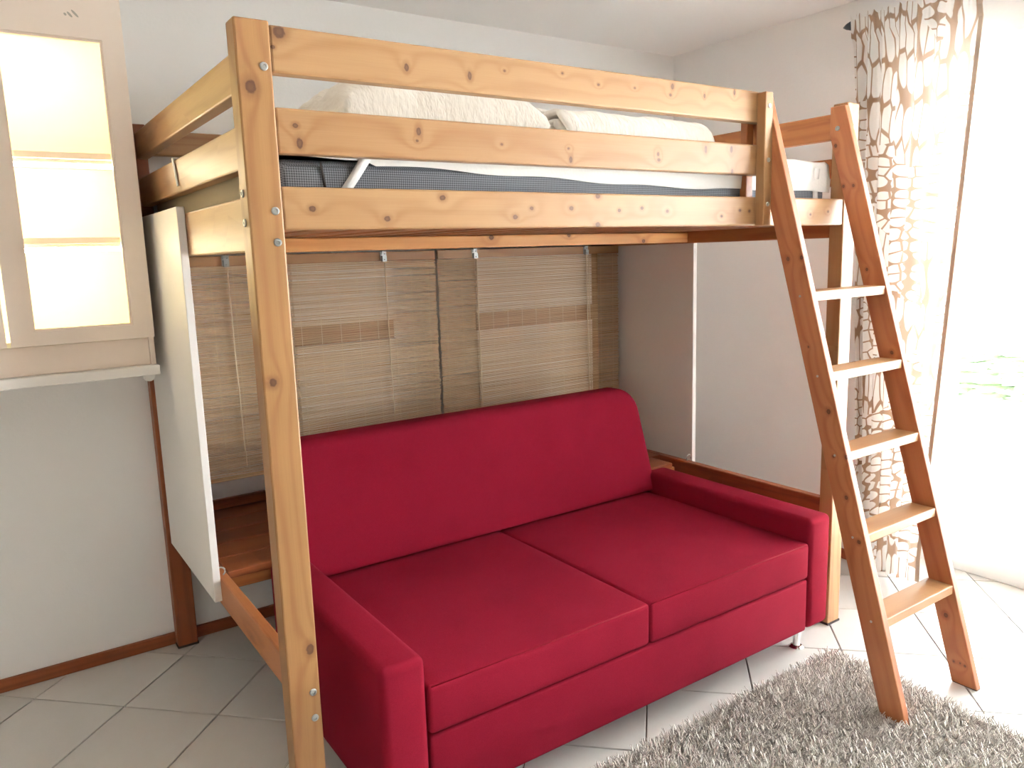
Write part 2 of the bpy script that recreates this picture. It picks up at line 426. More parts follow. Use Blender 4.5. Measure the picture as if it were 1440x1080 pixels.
# ------------------------------------------------------------------ room shell
floor = struct(box('floor', (XL, YF, -0.06), (XR, YB, -0.006), M['grout']))
box('floor_in_doorway', (XR, DOOR_Y1, -0.06), (DOOR_X + 0.08, DOOR_Y0, -0.006), M['grout'], floor)
P45 = 0.3454
def tile_me():
    bm = bmesh.new(); h = P45 / 2 - 0.0022
    add_box(bm, (-h, -h, -0.0062), (h, h, 0.0))
    bmesh.ops.delete(bm, geom=[f for f in bm.faces if f.normal.z < -0.5], context='FACES')
    top = [e for e in bm.edges if all(v.co.z > -1e-6 for v in e.verts)]
    bmesh.ops.bevel(bm, geom=top, offset=0.0018, segments=1, affect='EDGES')
    me = bpy.data.meshes.new('tile'); bm.to_mesh(me); bm.free(); me.materials.append(M['tile']); return me
TM = tile_me()
fl = Vector(floor.location)
for i in range(-24, 25):
    for j in range(-24, 25):
        # grout lines: x + y = 0.845 + k*s, x - y = 0.147 + k*s
        s = P45 * math.sqrt(2)
        a = 0.845 + (i + 0.5) * s; b = 0.147 + (j + 0.5) * s
        x, y = (a + b) / 2, (a - b) / 2
        h = P45 / 2 - 0.0022; r = h * math.sqrt(2)
        door = x > XR - r and DOOR_Y1 - r < y < DOOR_Y0 + r
        x1 = DOOR_X if (door and DOOR_Y1 + r < y < DOOR_Y0 - 0.02) else XR
        if x < XL - r or x > x1 + r or y < YF - r or y > YB + r: continue
        me = TM
        ymx = YB if x < XR + 0.02 else DOOR_Y0
        if x - r < XL or x + r > XR or y - r < YF or y + r > ymx:
            # a cut tile at the edge of the room
            poly = [(x + r, y), (x, y + r), (x - r, y), (x, y - r)]
            xe = XR if not (DOOR_Y1 < y < DOOR_Y0) else DOOR_X + 0.02
            for ax, lim, sg in ((0, XL, 1), (0, xe, -1), (1, YF, 1), (1, ymx if x < XR else DOOR_Y0, -1)):
                out = []
                for k in range(len(poly)):
                    p, q = poly[k], poly[(k + 1) % len(poly)]
                    ip, iq = sg * (p[ax] - lim) >= 0, sg * (q[ax] - lim) >= 0
                    if ip: out.append(p)
                    if ip != iq:
                        u = (lim - p[ax]) / (q[ax] - p[ax])
                        out.append((p[0] + u * (q[0] - p[0]), p[1] + u * (q[1] - p[1])))
                poly = out
                if len(poly) < 3: break
            if len(poly) < 3: continue
            ar = abs(sum(poly[k][0] * poly[(k + 1) % len(poly)][1] - poly[(k + 1) % len(poly)][0] * poly[k][1] for k in range(len(poly)))) / 2
            if ar < 4e-4: continue
            bm = bmesh.new()
            c45, s45 = math.cos(math.radians(-45)), math.sin(math.radians(-45))
            loc = [((p[0] - x) * c45 - (p[1] - y) * s45, (p[0] - x) * s45 + (p[1] - y) * c45) for p in poly]
            v1 = [bm.verts.new((p[0], p[1], 0)) for p in loc]; v0 = [bm.verts.new((p[0], p[1], -0.0062)) for p in loc]
            bm.faces.new(v1)
            for k in range(len(loc)): bm.faces.new((v0[k], v0[(k + 1) % len(loc)], v1[(k + 1) % len(loc)], v1[k]))
            bmesh.ops.recalc_face_normals(bm, faces=bm.faces)
            me = bpy.data.meshes.new('tile'); bm.to_mesh(me); bm.free(); me.materials.append(M['tile'])
        o = bpy.data.objects.new('tile', me); COL.objects.link(o); o.parent = floor
        o.location = Vector((x, y, 0.0)) - fl; o.rotation_euler = (0, 0, math.radians(45))

T = 0.30
struct(box('ceiling', (XL - T, YF - T, HC), (XR + T + 0.06, YB + T, HC + 0.12), M['ceil']))
struct(box('wall_back', (XL - T, YB, -0.06), (XR + T, YB + T, HC), M['wall']))
struct(box('wall_left', (XL - T, YF, -0.06), (XL, YB, HC), M['wall_warm']))
def pieces(name, lst, mat):
    bm = bmesh.new()
    for lo, hi in lst: add_box(bm, lo, hi)
    return struct(finish(bm, name, mat))
pieces('wall_right', [((XR, DOOR_Y0, -0.06), (XR + T, YB, HC)), ((XR, DOOR_Y1, DOOR_Z), (XR + T, DOOR_Y0, HC)),
                      ((XR, YF, -0.06), (XR + T, DOOR_Y1, HC))], M['wall'])
struct(box('wall_front', (XL - T, YF - T, -0.06), (XR + T, YF, HC), M['wall_warm']))
bb = board('baseboard_back', (XL, YB - 0.014, 0.0), (XR, YB, 0.048), 'x', M['stain_shade'], None, 0.004)
struct(bb)
for nm, lo, hi in (('baseboard_right', (XR - 0.014, DOOR_Y0 + 0.02, 0), (XR, YB - 0.014, 0.048)),):
    struct(board(nm, lo, hi, 'y', M['stain_shade'], None, 0.004))

# glazed terrace door in the right wall: frame, two sashes, panes
dr = box('door_1', (DOOR_X, DOOR_Y1, 0.0), (DOOR_X + 0.07, DOOR_Y0, 0.045), M['pvc'], None, 0.004); struct(dr)
def fr(nm, lo, hi, parent, bev=0.004): return box(nm, lo, hi, M['pvc'], parent, bev)
fr('frame_head', (DOOR_X, DOOR_Y1, DOOR_Z - 0.045), (DOOR_X + 0.07, DOOR_Y0, DOOR_Z), dr)
fr('frame_jamb', (DOOR_X, DOOR_Y0 - 0.045, 0.045), (DOOR_X + 0.07, DOOR_Y0, DOOR_Z - 0.045), dr)
fr('frame_jamb', (DOOR_X, DOOR_Y1, 0.045), (DOOR_X + 0.07, DOOR_Y1 + 0.045, DOOR_Z - 0.045), dr)
ym = (DOOR_Y0 + DOOR_Y1) / 2
for y0, y1 in ((DOOR_Y0 - 0.04, ym), (ym, DOOR_Y1 + 0.04)):
    z0, z1, w = 0.04, DOOR_Z - 0.04, 0.065
    xs, xe = DOOR_X - 0.012, DOOR_X + 0.05
    bm = bmesh.new(); c = Vector(((xs + xe) / 2, (y0 + y1) / 2, (z0 + z1) / 2))
    for lo, hi in (((xs, y1, z0), (xe, y0, z0 + w + 0.03)), ((xs, y1, z1 - w), (xe, y0, z1)), ((xs, y1, z0 + w + 0.03), (xe, y1 + w, z1 - w)), ((xs, y0 - w, z0 + w + 0.03), (xe, y0, z1 - w))):
        add_box(bm, Vector(lo) - c, Vector(hi) - c)
    sash = finish(bm, 'sash_frame', M['pvc']); sash.location = c; at(sash, dr)
    pane = box('pane', (DOOR_X + 0.018, y1 + w - 0.01, z0 + w + 0.02), (DOOR_X + 0.024, y0 - w + 0.01, z1 - w + 0.01), M['glass'])
    pane.parent = sash; pane.location = Vector(pane.location) - c
# outdoors beyond the door
struct(box('ground', (XR + T + 0.01, -9, -0.20), (14, 7, -0.10), M['terrace']))
def hedge():
    bm = bmesh.new(); nx, nz = 90, 22
    rg = np.random.RandomState(3)
    vs = [[bm.verts.new((7.6 + rg.uniform(-.16, .16) + 0.25 * math.sin(j * 0.31) * (k / nz), -6.0 + 10.0 * j / nx, -0.1 + 0.5 * k / nz + rg.uniform(-.03, .03))) for k in range(nz + 1)] for j in range(nx + 1)]
    vb = [[bm.verts.new((8.4 + rg.uniform(-.1, .1), -6.0 + 10.0 * j / nx, 0.4 + rg.uniform(-.05, .05))) for k in range(1)] for j in range(nx + 1)]
    for j in range(nx):
        for k in range(nz): bm.faces.new((vs[j][k], vs[j + 1][k], vs[j + 1][k + 1], vs[j][k + 1]))
        bm.faces.new((vs[j][nz], vs[j + 1][nz], vb[j + 1][0], vb[j][0]))
    return finish(bm, 'hedge', M['leaf'])
tag(hedge(), 'low green hedge outside beyond the terrace door', 'hedge')
vb = thing('venetian_blind', 'white outdoor slatted blind hanging behind the glass of the terrace door', 'blind', (3.13, ym, 2.15))
box('head_rail', (3.09, DOOR_Y1 + 0.02, 2.12), (3.17, DOOR_Y0 - 0.02, 2.19), M['pvc'], vb, 0.004)
bm = bmesh.new(); add_box(bm, (-0.032, DOOR_Y1 - ym + 0.03, -0.0011), (0.032, DOOR_Y0 - ym - 0.03, 0.0011))
sm = bpy.data.meshes.new('slat'); bm.to_mesh(sm); bm.free(); sm.materials.append(M['pvc'])
for k in range(25):
    o = bpy.data.objects.new('slat', sm); COL.objects.link(o); o.parent = vb
    o.location = (0, 0, -0.06 - 0.08 * k); o.rotation_euler = (0, math.radians(8), 0)
for yy in (-0.28, -1.06, -1.84):
    box('ladder_tape', (3.128, yy - 0.004, 0.10), (3.132, yy + 0.004, 2.13), M['pvc'], vb)

# ------------------------------------------------------------------ loft bed
bed = thing('loft_bed', 'pine loft bed with guard rails standing over the red sofa', 'bed')
def knots(lst, lo, hi, stretch=1.3, r=0.0075):
    """world (x, z) knot places on a board along x -> local"""
    cx, cz = (lo[0] + hi[0]) / 2, (lo[2] + hi[2]) / 2
    return [(p[0] - cx, p[1] - cz, (p[2] if len(p) > 2 else r), (p[3] if len(p) > 3 else stretch)) for p in lst]
# posts (local X is up, local Z is minus world x)
pk = [(1.807 - HP / 2, -(0.025 - PW / 2), 0.0115, 1.25), (1.198 - HP / 2, -(0.021 - PW / 2), 0.0085, 1.1), (0.568 - HP / 2, -(0.056 - PW / 2), 0.0095, 1.5)]
board('post', (0, 0, 0.006), (PW, PD, HP), 'z', pine('pine_front_post', srgb(153, 113, 70), srgb(128, 86, 50), pk), bed, 0.004)
board('post', (L - PW, 0, 0.006), (L, PD, HP), 'z', M['pine_plain'], bed, 0.004)
board('post', (0, D - PD, 0.006), (PW, D, HP), 'z', M['stain_shade'], bed, 0.004)  # rear post stands in shade, its darker red is in the colour
board('post', (L - PW, D - PD, 0.006), (L, D, HP), 'z', M['pine_plain'], bed, 0.004)
for x in (0, L - PW):
    for y in (0, D - PD):
        box('foot_pad', (x - 0.002, y - 0.002, 0), (x + PW + 0.002, y + PD + 0.002, 0.007), M['rubber'], bed)
XU = 1.645
RT = 0.036
top_k = [(0.093, 1.924, 0.013, 1.0), (0.078, 1.893, 0.004), (0.383, 1.884, 0.009, 0.7), (0.551, 1.882, 0.010, 0.6), (0.652, 1.903, 0.003), (0.833, 1.915, 0.003), (0.955, 1.898, 0.0035),
         (1.087, 1.901, 0.003), (1.234, 1.918, 0.0085, 0.7), (1.226, 1.894, 0.004), (1.368, 1.903, 0.007, 0.6), (1.501, 1.925, 0.009, 0.5)]
mid_k = [(0.113, 1.740, 0.005), (0.120, 1.704, 0.012, 0.6), (0.406, 1.745, 0.010, 0.65), (0.401, 1.724, 0.003), (0.637, 1.728, 0.003), (0.849, 1.728, 0.003), (0.856, 1.700, 0.009, 0.6),
         (1.177, 1.728, 0.006, 0.8), (1.18, 1.712, 0.005), (1.376, 1.750, 0.012, 0.5), (1.491, 1.755, 0.012, 0.5), (1.496, 1.690, 0.008, 0.7)]
low_k = [(0.138, 1.568, 0.0065), (0.314, 1.547, 0.0065), (0.462, 1.596, 0.0065), (0.672, 1.551, 0.006), (0.724, 1.573, 0.005), (0.855, 1.574, 0.006), (0.948, 1.607, 0.007), (0.947, 1.531, 0.007),
         (1.026, 1.569, 0.005), (1.113, 1.576, 0.005), (1.215, 1.568, 0.005), (1.45, 1.554, 0.004), (1.536, 1.572, 0.0045), (1.581, 1.57, 0.0045), (1.9, 1.56, 0.004), (2.0, 1.57, 0.004)]
for z0, z1, xe, kk, nm in ((1.8431, 1.9368, XU, top_k, 'top'), (1.6822, 1.7752, XU, mid_k, 'mid'), (1.5238, 1.6145, L - PW, low_k, 'low')):
    lo, hi = (PW, 0.003, z0), (xe, 0.003 + RT, z1)
    board('front_rail', lo, hi, 'x', pine('pine_front_rail_' + nm, srgb(159, 123, 84), srgb(139, 98, 61), knots(kk, lo, hi), rough=0.4), bed, 0.005)
# end rails (sit flush with the inner side of the posts)
XE0, XE1 = PW - 0.0375, L - PW + 0.0375
for z0, z1 in ((1.823, 1.911), (1.662, 1.757), (1.48, 1.602)):
    board('end_rail', (XE0, PD, z0), (PW, D - PD, z1), 'y', M['pine'], bed, 0.005)
    board('end_rail', (L - PW, PD, z0), (XE1, D - PD, z1), 'y', M['orange'], bed, 0.005)
board('low_end_rail', (XE0, PD, 0.405), (PW - 0.008, D - PD, 0.498), 'y', M['orange'], bed, 0.005)
board('low_end_rail', (L - PW, PD, 0.405), (XE1, D - PD, 0.502), 'y', M['stain_shade'], bed, 0.005)
for z0, z1 in ((1.84, 1.924), (1.67, 1.765), (1.5, 1.6)):
    board('back_rail', (PW, D - PD + 0.004, z0), (L - PW, D - PD + 0.04, z1), 'x', M['pine'], bed, 0.005)
lo, hi = (PW, 0.735, 1.484), (L - PW, 0.775, 1.527)
board('cross_beam', lo, hi, 'x', pine('pine_cross_beam', srgb(214, 160, 98), srgb(182, 118, 64), knots([(1.073, 1.519, .009, 1.3), (1.43, 1.522, .007, 1.3), (1.824, 1.494, .008, 1.2)], lo, hi)), bed, 0.004)
for y0, y1 in ((0.039, 0.061), (D - PD - 0.02, D - PD + 0.004)):
    board('slat_ledger', (PW, y0, 1.5262), (L - PW, y1, 1.53), 'x', M['slat'], bed, 0.002)
sl = None
for k in range(17):
    x = PW + 0.03 + k * 0.1195
    if sl is None:
        sl = board('bed_slat', (x, 0.04, 1.53), (x + 0.085, D - PD, 1.548), 'y', M['slat'], bed, 0.002, 1); x0 = x
    else:
        o = sl.copy(); COL.objects.link(o); o.location.x = sl.location.x + (x - x0)
# upright beside the ladder opening and its counterpart behind the rails
board('upright', (1.608, -0.030, 1.5235), (XU, 0.003, 1.932), 'z', M['pine_plain'], bed, 0.003)
board('upright', (1.607, 0.039, 1.5235), (1.640, 0.065, 1.925), 'z', M['orange'], bed, 0.003)
for z in (1.89, 1.726, 1.59): bolt((1.627, -0.030, z), (0, -1, 0), bed, 0.85)
for z in (1.852, 1.563, 1.498, 0.464, 0.399): bolt((0.055, 0.0, z), (0, -1, 0), bed)
for z in (1.60, 1.54): bolt((0.0, 0.030, z), (-1, 0, 0), bed)
for z in (1.86, 0.45): bolt((L - 0.03, 0.0, z), (0, -1, 0), bed)

# ------------------------------------------------------------------ side panels hung on the ends of the bed
for nm, x0, x1, zt, zb, lab, sx in (('side_panel', 0.0125, 0.0345, 1.62, 0.425, 'cream white board hung on the bed end beside the lit wall cabinet', 1),
                                    ('side_panel', XE1 + 0.0005, XE1 + 0.0225, 1.59, 0.43, 'white board hung on the bed end next to the curtain wall', -1)):
    t_ = thing(nm, lab, 'panel', (x0, 0.74, zb))
    box('board', (x0, 0.737, zb), (x1, D - PD - 0.006, zt), M['white'], t_, 0.0015)
    hook((x1 + 0.004 if sx > 0 else x0 - 0.014, 0.745, 0.505), sx, t_)

# ------------------------------------------------------------------ ladder
lad = thing('ladder', 'pine ladder with five flat treads leaning at the bed opening', 'ladder', (1.86, -0.5, 0))
SL = 0.29
def stringer(x0, x1, z0, kn):
    fy = lambda z: -0.564 + SL * z
    pts = [(fy(z0), z0), (fy(z0) + 0.082, z0), (0.0485, 1.835), (0.0485, 1.93), (fy(1.93) - 0.003, 1.93)]
    ang = math.atan2(1.0, SL)                                    # along the slope
    e1 = Vector((0, math.cos(ang), math.sin(ang))); nx = Vector((-1, 0, 0)); e3 = e1.cross(nx)
    # local X = e1, local Y = e2, local Z = e3 : keep Y pointing at -world x so that grain runs along the length
    c = Vector(((x0 + x1) / 2, -0.24, 0.965))
    e2 = Vector((1, 0, 0)); e3 = e1.cross(e2)
    R = Matrix((e1, e2, e3)).transposed()
    bm = bmesh.new(); loc = lambda x, p: R.transposed() @ (Vector((x, p[0], p[1])) - c)
    v0 = [bm.verts.new(loc(x0, p)) for p in pts]; v1 = [bm.verts.new(loc(x1, p)) for p in pts]
    bm.faces.new(v0); bm.faces.new(v1[::-1])
    for i in range(5): bm.faces.new((v0[i], v1[i], v1[(i + 1) % 5], v0[(i + 1) % 5]))
    bmesh.ops.recalc_face_normals(bm, faces=bm.faces); bevel_all(bm, 0.003, 2)
    kl = []
    for y, z, r in kn:
        v = R.transposed() @ (Vector((c.x, y, z)) - c); kl.append((v.x, v.z, r, 1.2))
    o = finish(bm, 'stringer', pine('ladder_pine', srgb(170, 111, 71), srgb(144, 83, 51), kl))
    o.matrix_world = Matrix.Translation(c) @ R.to_4x4()
    o.parent = lad; o.location = c - Vector(lad.location)
    return o
stringer(XU + 0.0002, XU + 0.027, 0.010, [(-0.099, 1.416, .006), (-0.148, 1.42, .006), (-0.183, 1.143, .003), (-0.261, 0.948, .007), (-0.284, 0.81, .004), (-0.327, 0.816, .006), (-0.332, 0.689, .006), (-0.38, 0.56, .006)])
stringer(2.0605, L - PW - 0.0002, 0.002, [(0.023, 1.797, .006), (-0.013, 1.656, .005), (-0.051, 1.655, .005), (-0.114, 1.368, .005), (-0.218, 1.088, .006), (-0.45, 0.224, .007), (-0.485, 0.073, .0035), (-0.505, 0.075, .003), (-0.521, 0.072, .004)])
for zt in (1.314, 1.068, 0.828, 0.583, 0.335):
    y = -0.564 + SL * zt
    board('tread', (XU + 0.026, y, zt - 0.030), (2.0615, y + 0.086, zt), 'x', M['pine_plain'], lad, 0.003)
bolt((2.0605, 0.018, 1.855), (-1, 0, 0), lad)
for zt in (1.30, 1.054, 0.814, 0.569, 0.321):
    bolt((XU + 0.0002, -0.564 + SL * zt + 0.04, zt), (-1, 0, 0), lad, 0.45)
box('foot_pad', (2.062, -0.562, 0.0), (2.086, -0.484, 0.004), M['rubber'], lad)

# ------------------------------------------------------------------ shelf behind the sofa
sh = thing('plank_shelf', 'stained plank shelf behind the sofa resting between the low bed rails', 'shelf', (1.05, 1.0, 0.44))
y0 = 0.765
for k in range(5):
    w = (YB - 0.004 - y0) / 5
    board('plank', (PW + 0.0005 if 0 < k else PW - 0.006, y0 + k * w + 0.001, 0.478), (2.028 if k == 0 else L - PW - 0.001, y0 + (k + 1) * w - 0.002, 0.502),
          'x', M['pine_plain'] if False else M['stain_shade'], sh, 0.002) if k < 4 else \
    board('plank', (PW + 0.0005, y0 + k * w + 0.001, 0.478), (L - PW - 0.001, YB - 0.003, 0.502), 'x', M['stain_shade'], sh, 0.002)
board('apron', (PW - 0.006, y0 + 0.008, 0.44), (2.05, y0 + 0.028, 0.478), 'x', M['orange'], sh, 0.002)
board('apron', (PW + 0.001, 1.36, 0.44), (L - PW - 0.001, 1.38, 0.478), 'x', M['stain_shade'], sh, 0.002)
board('back_batten', (PW + 0.004, D - 0.028, 0.508), (L - PW - 0.004, D - 0.008, 0.545), 'x', M['stain_shade'], sh, 0.002)

# ------------------------------------------------------------------ guessed boards added behind the blinds to make their paler patches
for x0, x1, lab in ((0.49, 0.90, 'narrow white board added on the shelf behind the left bamboo blind'), (1.30, 1.94, 'wide white board added on the shelf behind the right bamboo blind')):
    lab = lab.replace('the left bamboo blind', 'the bamboo blind nearer the wall cabinet').replace('the right bamboo blind', 'the bamboo blind nearer the curtain')
    t_ = thing('patch_board', lab, 'board', ((x0 + x1) / 2, 1.225, 0.502), 'white boards behind the bamboo blinds')
    box('panel', (x0, 1.2065, 0.5025), (x1, 1.2245, 1.136), M['board'], t_, 0.001)
    box('panel', (x0, 1.2065, 1.211), (x1, 1.2245, 1.465), M['board'], t_, 0.001)
    board('batten', (x0, 1.2175, 1.134), (x1, 1.2305, 1.213), 'x', M['stain_shade'], t_, 0.001)

# ------------------------------------------------------------------ bamboo blinds
def blind(x0, x1, zb, lab, clips, cords, seed):
    rg = np.random.RandomState(seed)
    t_ = thing('bamboo_blind', lab, 'blind', ((x0 + x1) / 2, 1.2, 1.48), 'bamboo blinds under the loft bed')
    zt, pitch = 1.448, 0.0046
    verts, faces = [], []
    z = zt; n = 0
    while z > zb:
        g = pitch * rg.uniform(0.86, 1.12)
        if rg.rand() < 0.12: g *= 1.3
        hgt = 0.0029 * rg.uniform(0.8, 1.15)
        a, b = x0 + rg.uniform(-.003, .003), x1 + rg.uniform(-.004, .004)
        segs = 8; y = 1.2 + rg.uniform(-.0006, .0006)
        wob = rg.uniform(-.0005, .0005, segs + 1)
        base = len(verts)
        for s in range(segs + 1):
            xx = a + (b - a) * s / segs; zz = z + wob[s]
            for dy, dz in ((-.0009, -hgt / 2), (.0009, -hgt / 2), (.0009, hgt / 2), (-.0009, hgt / 2)):
                verts.append((xx - (x0 + x1) / 2, y + dy - 1.2, zz + dz - 1.48))
        for s in range(segs):
            p = base + 4 * s
            for k in range(4): faces.append((p + k, p + (k + 1) % 4, p + 4 + (k + 1) % 4, p + 4 + k))
        faces.append((base + 3, base + 2, base + 1, base)); e = base + 4 * segs; faces.append((e, e + 1, e + 2, e + 3))
        z -= g; n += 1
    me = bpy.data.meshes.new('bamboo_sticks'); me.from_pydata(verts, [], faces)
    o = link('bamboo_sticks', me, M['bamboo'], t_); o['kind'] = 'stuff'
    board('head_batten', (x0, 1.194, 1.446), (x1, 1.2015, 1.482), 'x', M['pine_plain'], t_, 0.002)
    bmv, bmf = [], []
    for k in range(13):                                          # warp threads
        xx = x0 + 0.035 + (x1 - x0 - 0.07) * k / 12 - (x0 + x1) / 2
        b = len(bmv)
        for dx, dy in ((-.0008, -.0016), (.0008, -.0016)):
            bmv += [(xx + dx, dy, zb - 1.48), (xx + dx, dy, 1.446 - 1.48)]
        bmf.append((b, b + 2, b + 3, b + 1))
    me = bpy.data.meshes.new('warp_threads'); me.from_pydata(bmv, [], bmf)
    o = link('warp_threads', me, M['cord'], t_); o['kind'] = 'stuff'
    for xc in cords:
        tube('pull_cord', [(xc, 1.188, 1.44), (xc + 0.002, 1.187, 1.1), (xc + 0.008, 1.188, zb + 0.03)], 0.0022, M['cord'], t_, 6)
    box('bottom_batten', (x0, 1.196, zb - 0.016), (x1, 1.204, zb), M['bamboo'], t_, 0.002)
    for xc in clips:
        bm = bmesh.new()
        add_box(bm, (-0.013, -0.004, -0.014), (0.013, 0.0, 0.022)); add_box(bm, (-0.009, -0.016, -0.018), (0.009, -0.004, 0.004))
        add_box(bm, (-0.009, -0.012, 0.018), (0.009, 0.010, 0.022))
        for sx_, sz_ in ((-0.007, 0.012), (0.007, 0.012), (0.0, -0.010)):
            add_lathe(bm, [(0.003, 0), (0.003, 0.003), (0.001, 0.004)], Matrix.Translation((sx_, -0.016 if sz_ < 0 else -0.004, sz_)) @ Matrix.Rotation(math.radians(90), 4, 'X'), 8)
        o = finish(bm, 'clip', M['steel']); o.location = (xc, 1.196, 1.462); at(o, t_)
    # hanger up to the bed slats
    for xc in clips:
        tube('hanger', [(xc, 1.203, 1.478), (xc, 1.203, 1.532)], 0.002, M['steel'], t_, 6)
    return t_
blind(0.085, 1.092, 0.69, 'split bamboo blind hanging beside the panel at the wall cabinet end', (0.253, 0.859), (0.256, 0.862), 1)
blind(1.104, 2.100, 0.69, 'split bamboo blind hanging beside the panel at the curtain end', (1.282, 1.893), (1.288, 1.893, 1.908), 2)

# ------------------------------------------------------------------ sofa
def cushion(name, lo, hi, bev, mat, parent, seg=4, puff=0.0, lean=None, n=(14, 10, 6)):
    """soft block: a bevelled box whose faces swell slightly"""
    c = Vector([(a + b) / 2 for a, b in zip(lo, hi)]); h = [(b - a) / 2 for a, b in zip(lo, hi)]
    bm = bmesh.new(); add_box(bm, [-v for v in h], h)
    bevel_all(bm, bev, seg)
    if puff:
        for ax in range(3):
            for k in range(1, n[ax]):
                v = -h[ax] + 2 * h[ax] * k / n[ax]
                bmesh.ops.bisect_plane(bm, geom=bm.verts[:] + bm.edges[:] + bm.faces[:], plane_co=[v if i == ax else 0 for i in range(3)], plane_no=[1 if i == ax else 0 for i in range(3)])
        for v in bm.verts:
            u = [max(0.0, 1 - (v.co[i] / h[i]) ** 2) for i in range(3)]
            if abs(v.co.z) > h[2] * 0.8: v.co.z += math.copysign(puff * (u[0] * u[1]) ** 0.5, v.co.z)
            if abs(v.co.y) > h[1] * 0.9: v.co.y += math.copysign(puff * 0.6 * (u[0] * u[2]) ** 0.5, v.co.y)
    if lean:
        for v in bm.verts: v.co = lean(v.co, h)
    o = finish(bm, name, mat, None, True); o.location = c
    return at(o, parent)
sofa = thing('sofa', 'red fabric two-seat sofa with low square arms under the loft bed', 'sofa', (1.07, 0.33, 0))
SX0, SX1, AW, YF0, YBK = 0.188, 1.957, 0.122, -0.085, 0.752
ZB, ZG, ZS, ZA, ZK = 0.092, 0.287, 0.42, 0.505, 0.865
cushion('armrest', (SX0, YF0, ZB), (SX0 + AW, YBK, ZA), 0.022, M['red'], sofa)
cushion('armrest', (SX1 - AW, YF0, ZB), (SX1, YBK, ZA), 0.022, M['red'], sofa)
ax0, ax1 = SX0 + AW, SX1 - AW
cushion('base', (ax0 + 0.0035, YF0 + 0.004, ZB), (ax1 - 0.0035, YBK - 0.01, ZG - 0.002), 0.008, M['red'], sofa, 2)
XS = 1.06
box('back_panel', (SX0 + 0.02, 0.7405, ZB), (SX1 - 0.02, 0.7515, 0.428), M['red'], sofa, 0.002)  # added out of view, blocks light leaking through the cushion seam
cushion('seat_cushion', (ax0 + 0.002, YF0 + 0.002, ZG + 0.003), (XS - 0.0005, 0.735, ZS), 0.012, M['red'], sofa, 3, 0.006)
cushion('seat_cushion', (XS + 0.0005, YF0 + 0.002, ZG + 0.003), (ax1 - 0.002, 0.735, ZS), 0.012, M['red'], sofa, 3, 0.006)
for a, b in ((ax0 + 0.012, XS - 0.008), (XS + 0.008, ax1 - 0.012)):
    tube('stitching', [(a, YF0 + 0.0055, ZS - 0.0030), ((a + b) / 2, YF0 + 0.003, ZS - 0.0010), (b, YF0 + 0.0055, ZS - 0.0030)], 0.0019, M['seam'], sofa, 6)
def backrest():
    # outline in x-z with large rounded top corners, extruded and leant back, wedge thickness
    x0, x1, z0, z1, r = SX0 + 0.09, ax1 + 0.022, 0.431, ZK, 0.095
    out = []
    def arc(cx, cz, a0, a1, rr, n=9):
        for k in range(n + 1):
            a = math.radians(a0 + (a1 - a0) * k / n); out.append((cx + rr * math.cos(a), cz + rr * math.sin(a)))
    arc(x0 + 0.015, z0 + 0.015, 180, 270, 0.015, 3); arc(x1 - 0.015, z0 + 0.015, 270, 360, 0.015, 3)
    arc(x1 - r, z1 - r, 0, 90, r); arc(x0 + r, z1 - r, 90, 180, r)
    bm = bmesh.new()
    r_ = 0.030
    prof = [(0.0, 0.075), (0.0, 0.045)] + [((1 - math.cos(a)) * 0.30, (1 - math.sin(a)) * r_) for a in [math.radians(15 * k) for k in range(0, 7)]]
    prof += [(1 - p[0], p[1]) for p in prof[::-1]]
    rings = []
    cx, cz = (x0 + x1) / 2, (z0 + z1) / 2
    for s, ins in prof:
        ring = []
        for x, z in out:
            kx = 1 - ins / ((x1 - x0) / 2); kz = 1 - ins / ((z1 - z0) / 2)
            xx, zz = cx + (x - cx) * kx, cz + (z - cz) * kz
            t = (zz - z0) / (z1 - z0)
            yf = 0.690 + 0.128 * t; th = 0.028 + 0.085 * t
            ring.append(bm.verts.new((xx, yf + th * s, zz)))
        rings.append(ring)
    n = len(out)
    for a, b in zip(rings, rings[1:]):
        for k in range(n): bm.faces.new((a[k], a[(k + 1) % n], b[(k + 1) % n], b[k]))
    bm.faces.new(rings[0]); bm.faces.new(rings[-1][::-1])
    o = finish(bm, 'backrest', M['red'], None, True)
    return at(o, sofa)
backrest()
for x in (SX0 + 0.10, SX1 - 0.105):
    for y in (-0.028, 0.69):
        lathe('sofa_leg', [(0.027, 0.0), (0.027, 0.004), (0.020, 0.010), (0.0135, 0.012), (0.0135, ZB + 0.004)], (x, y, 0.0), (0, 0, 1), M['chrome'], sofa, 20)

# ------------------------------------------------------------------ mattress, cover and bedding
mt = thing('mattress', 'grey mesh mattress lying on the loft bed slats', 'mattress', (1.08, 0.72, 1.548))
MX0, MX1, MY0, MY1 = 0.082, 2.078, 0.066, 1.38
o = cushion('mattress_core', (MX0, MY0, 1.548), (MX1, MY1, 1.682), 0.03, M['mesh'], mt, 4)
M['warm_end'] = plain('warm_lit_tan', (0.40, 0.34, 0.23, 1), 0.9, noise=0.1, nscale=200)
box('warm_end_sheet', (MX0 - 0.0035, MY0 + 0.03, 1.56), (MX0 + 0.004, MY1 - 0.03, 1.672), M['warm_end'], mt, 0.002)  # added tan sheet, stands in for warm cabinet light on the mattress end
tube('edge_seam', [(0.19, MY0 - 0.001, 1.56), (0.195, MY0 - 0.0015, 1.62), (0.187, MY0 - 0.001, 1.675)], 0.003, M['rubber'], mt, 6)
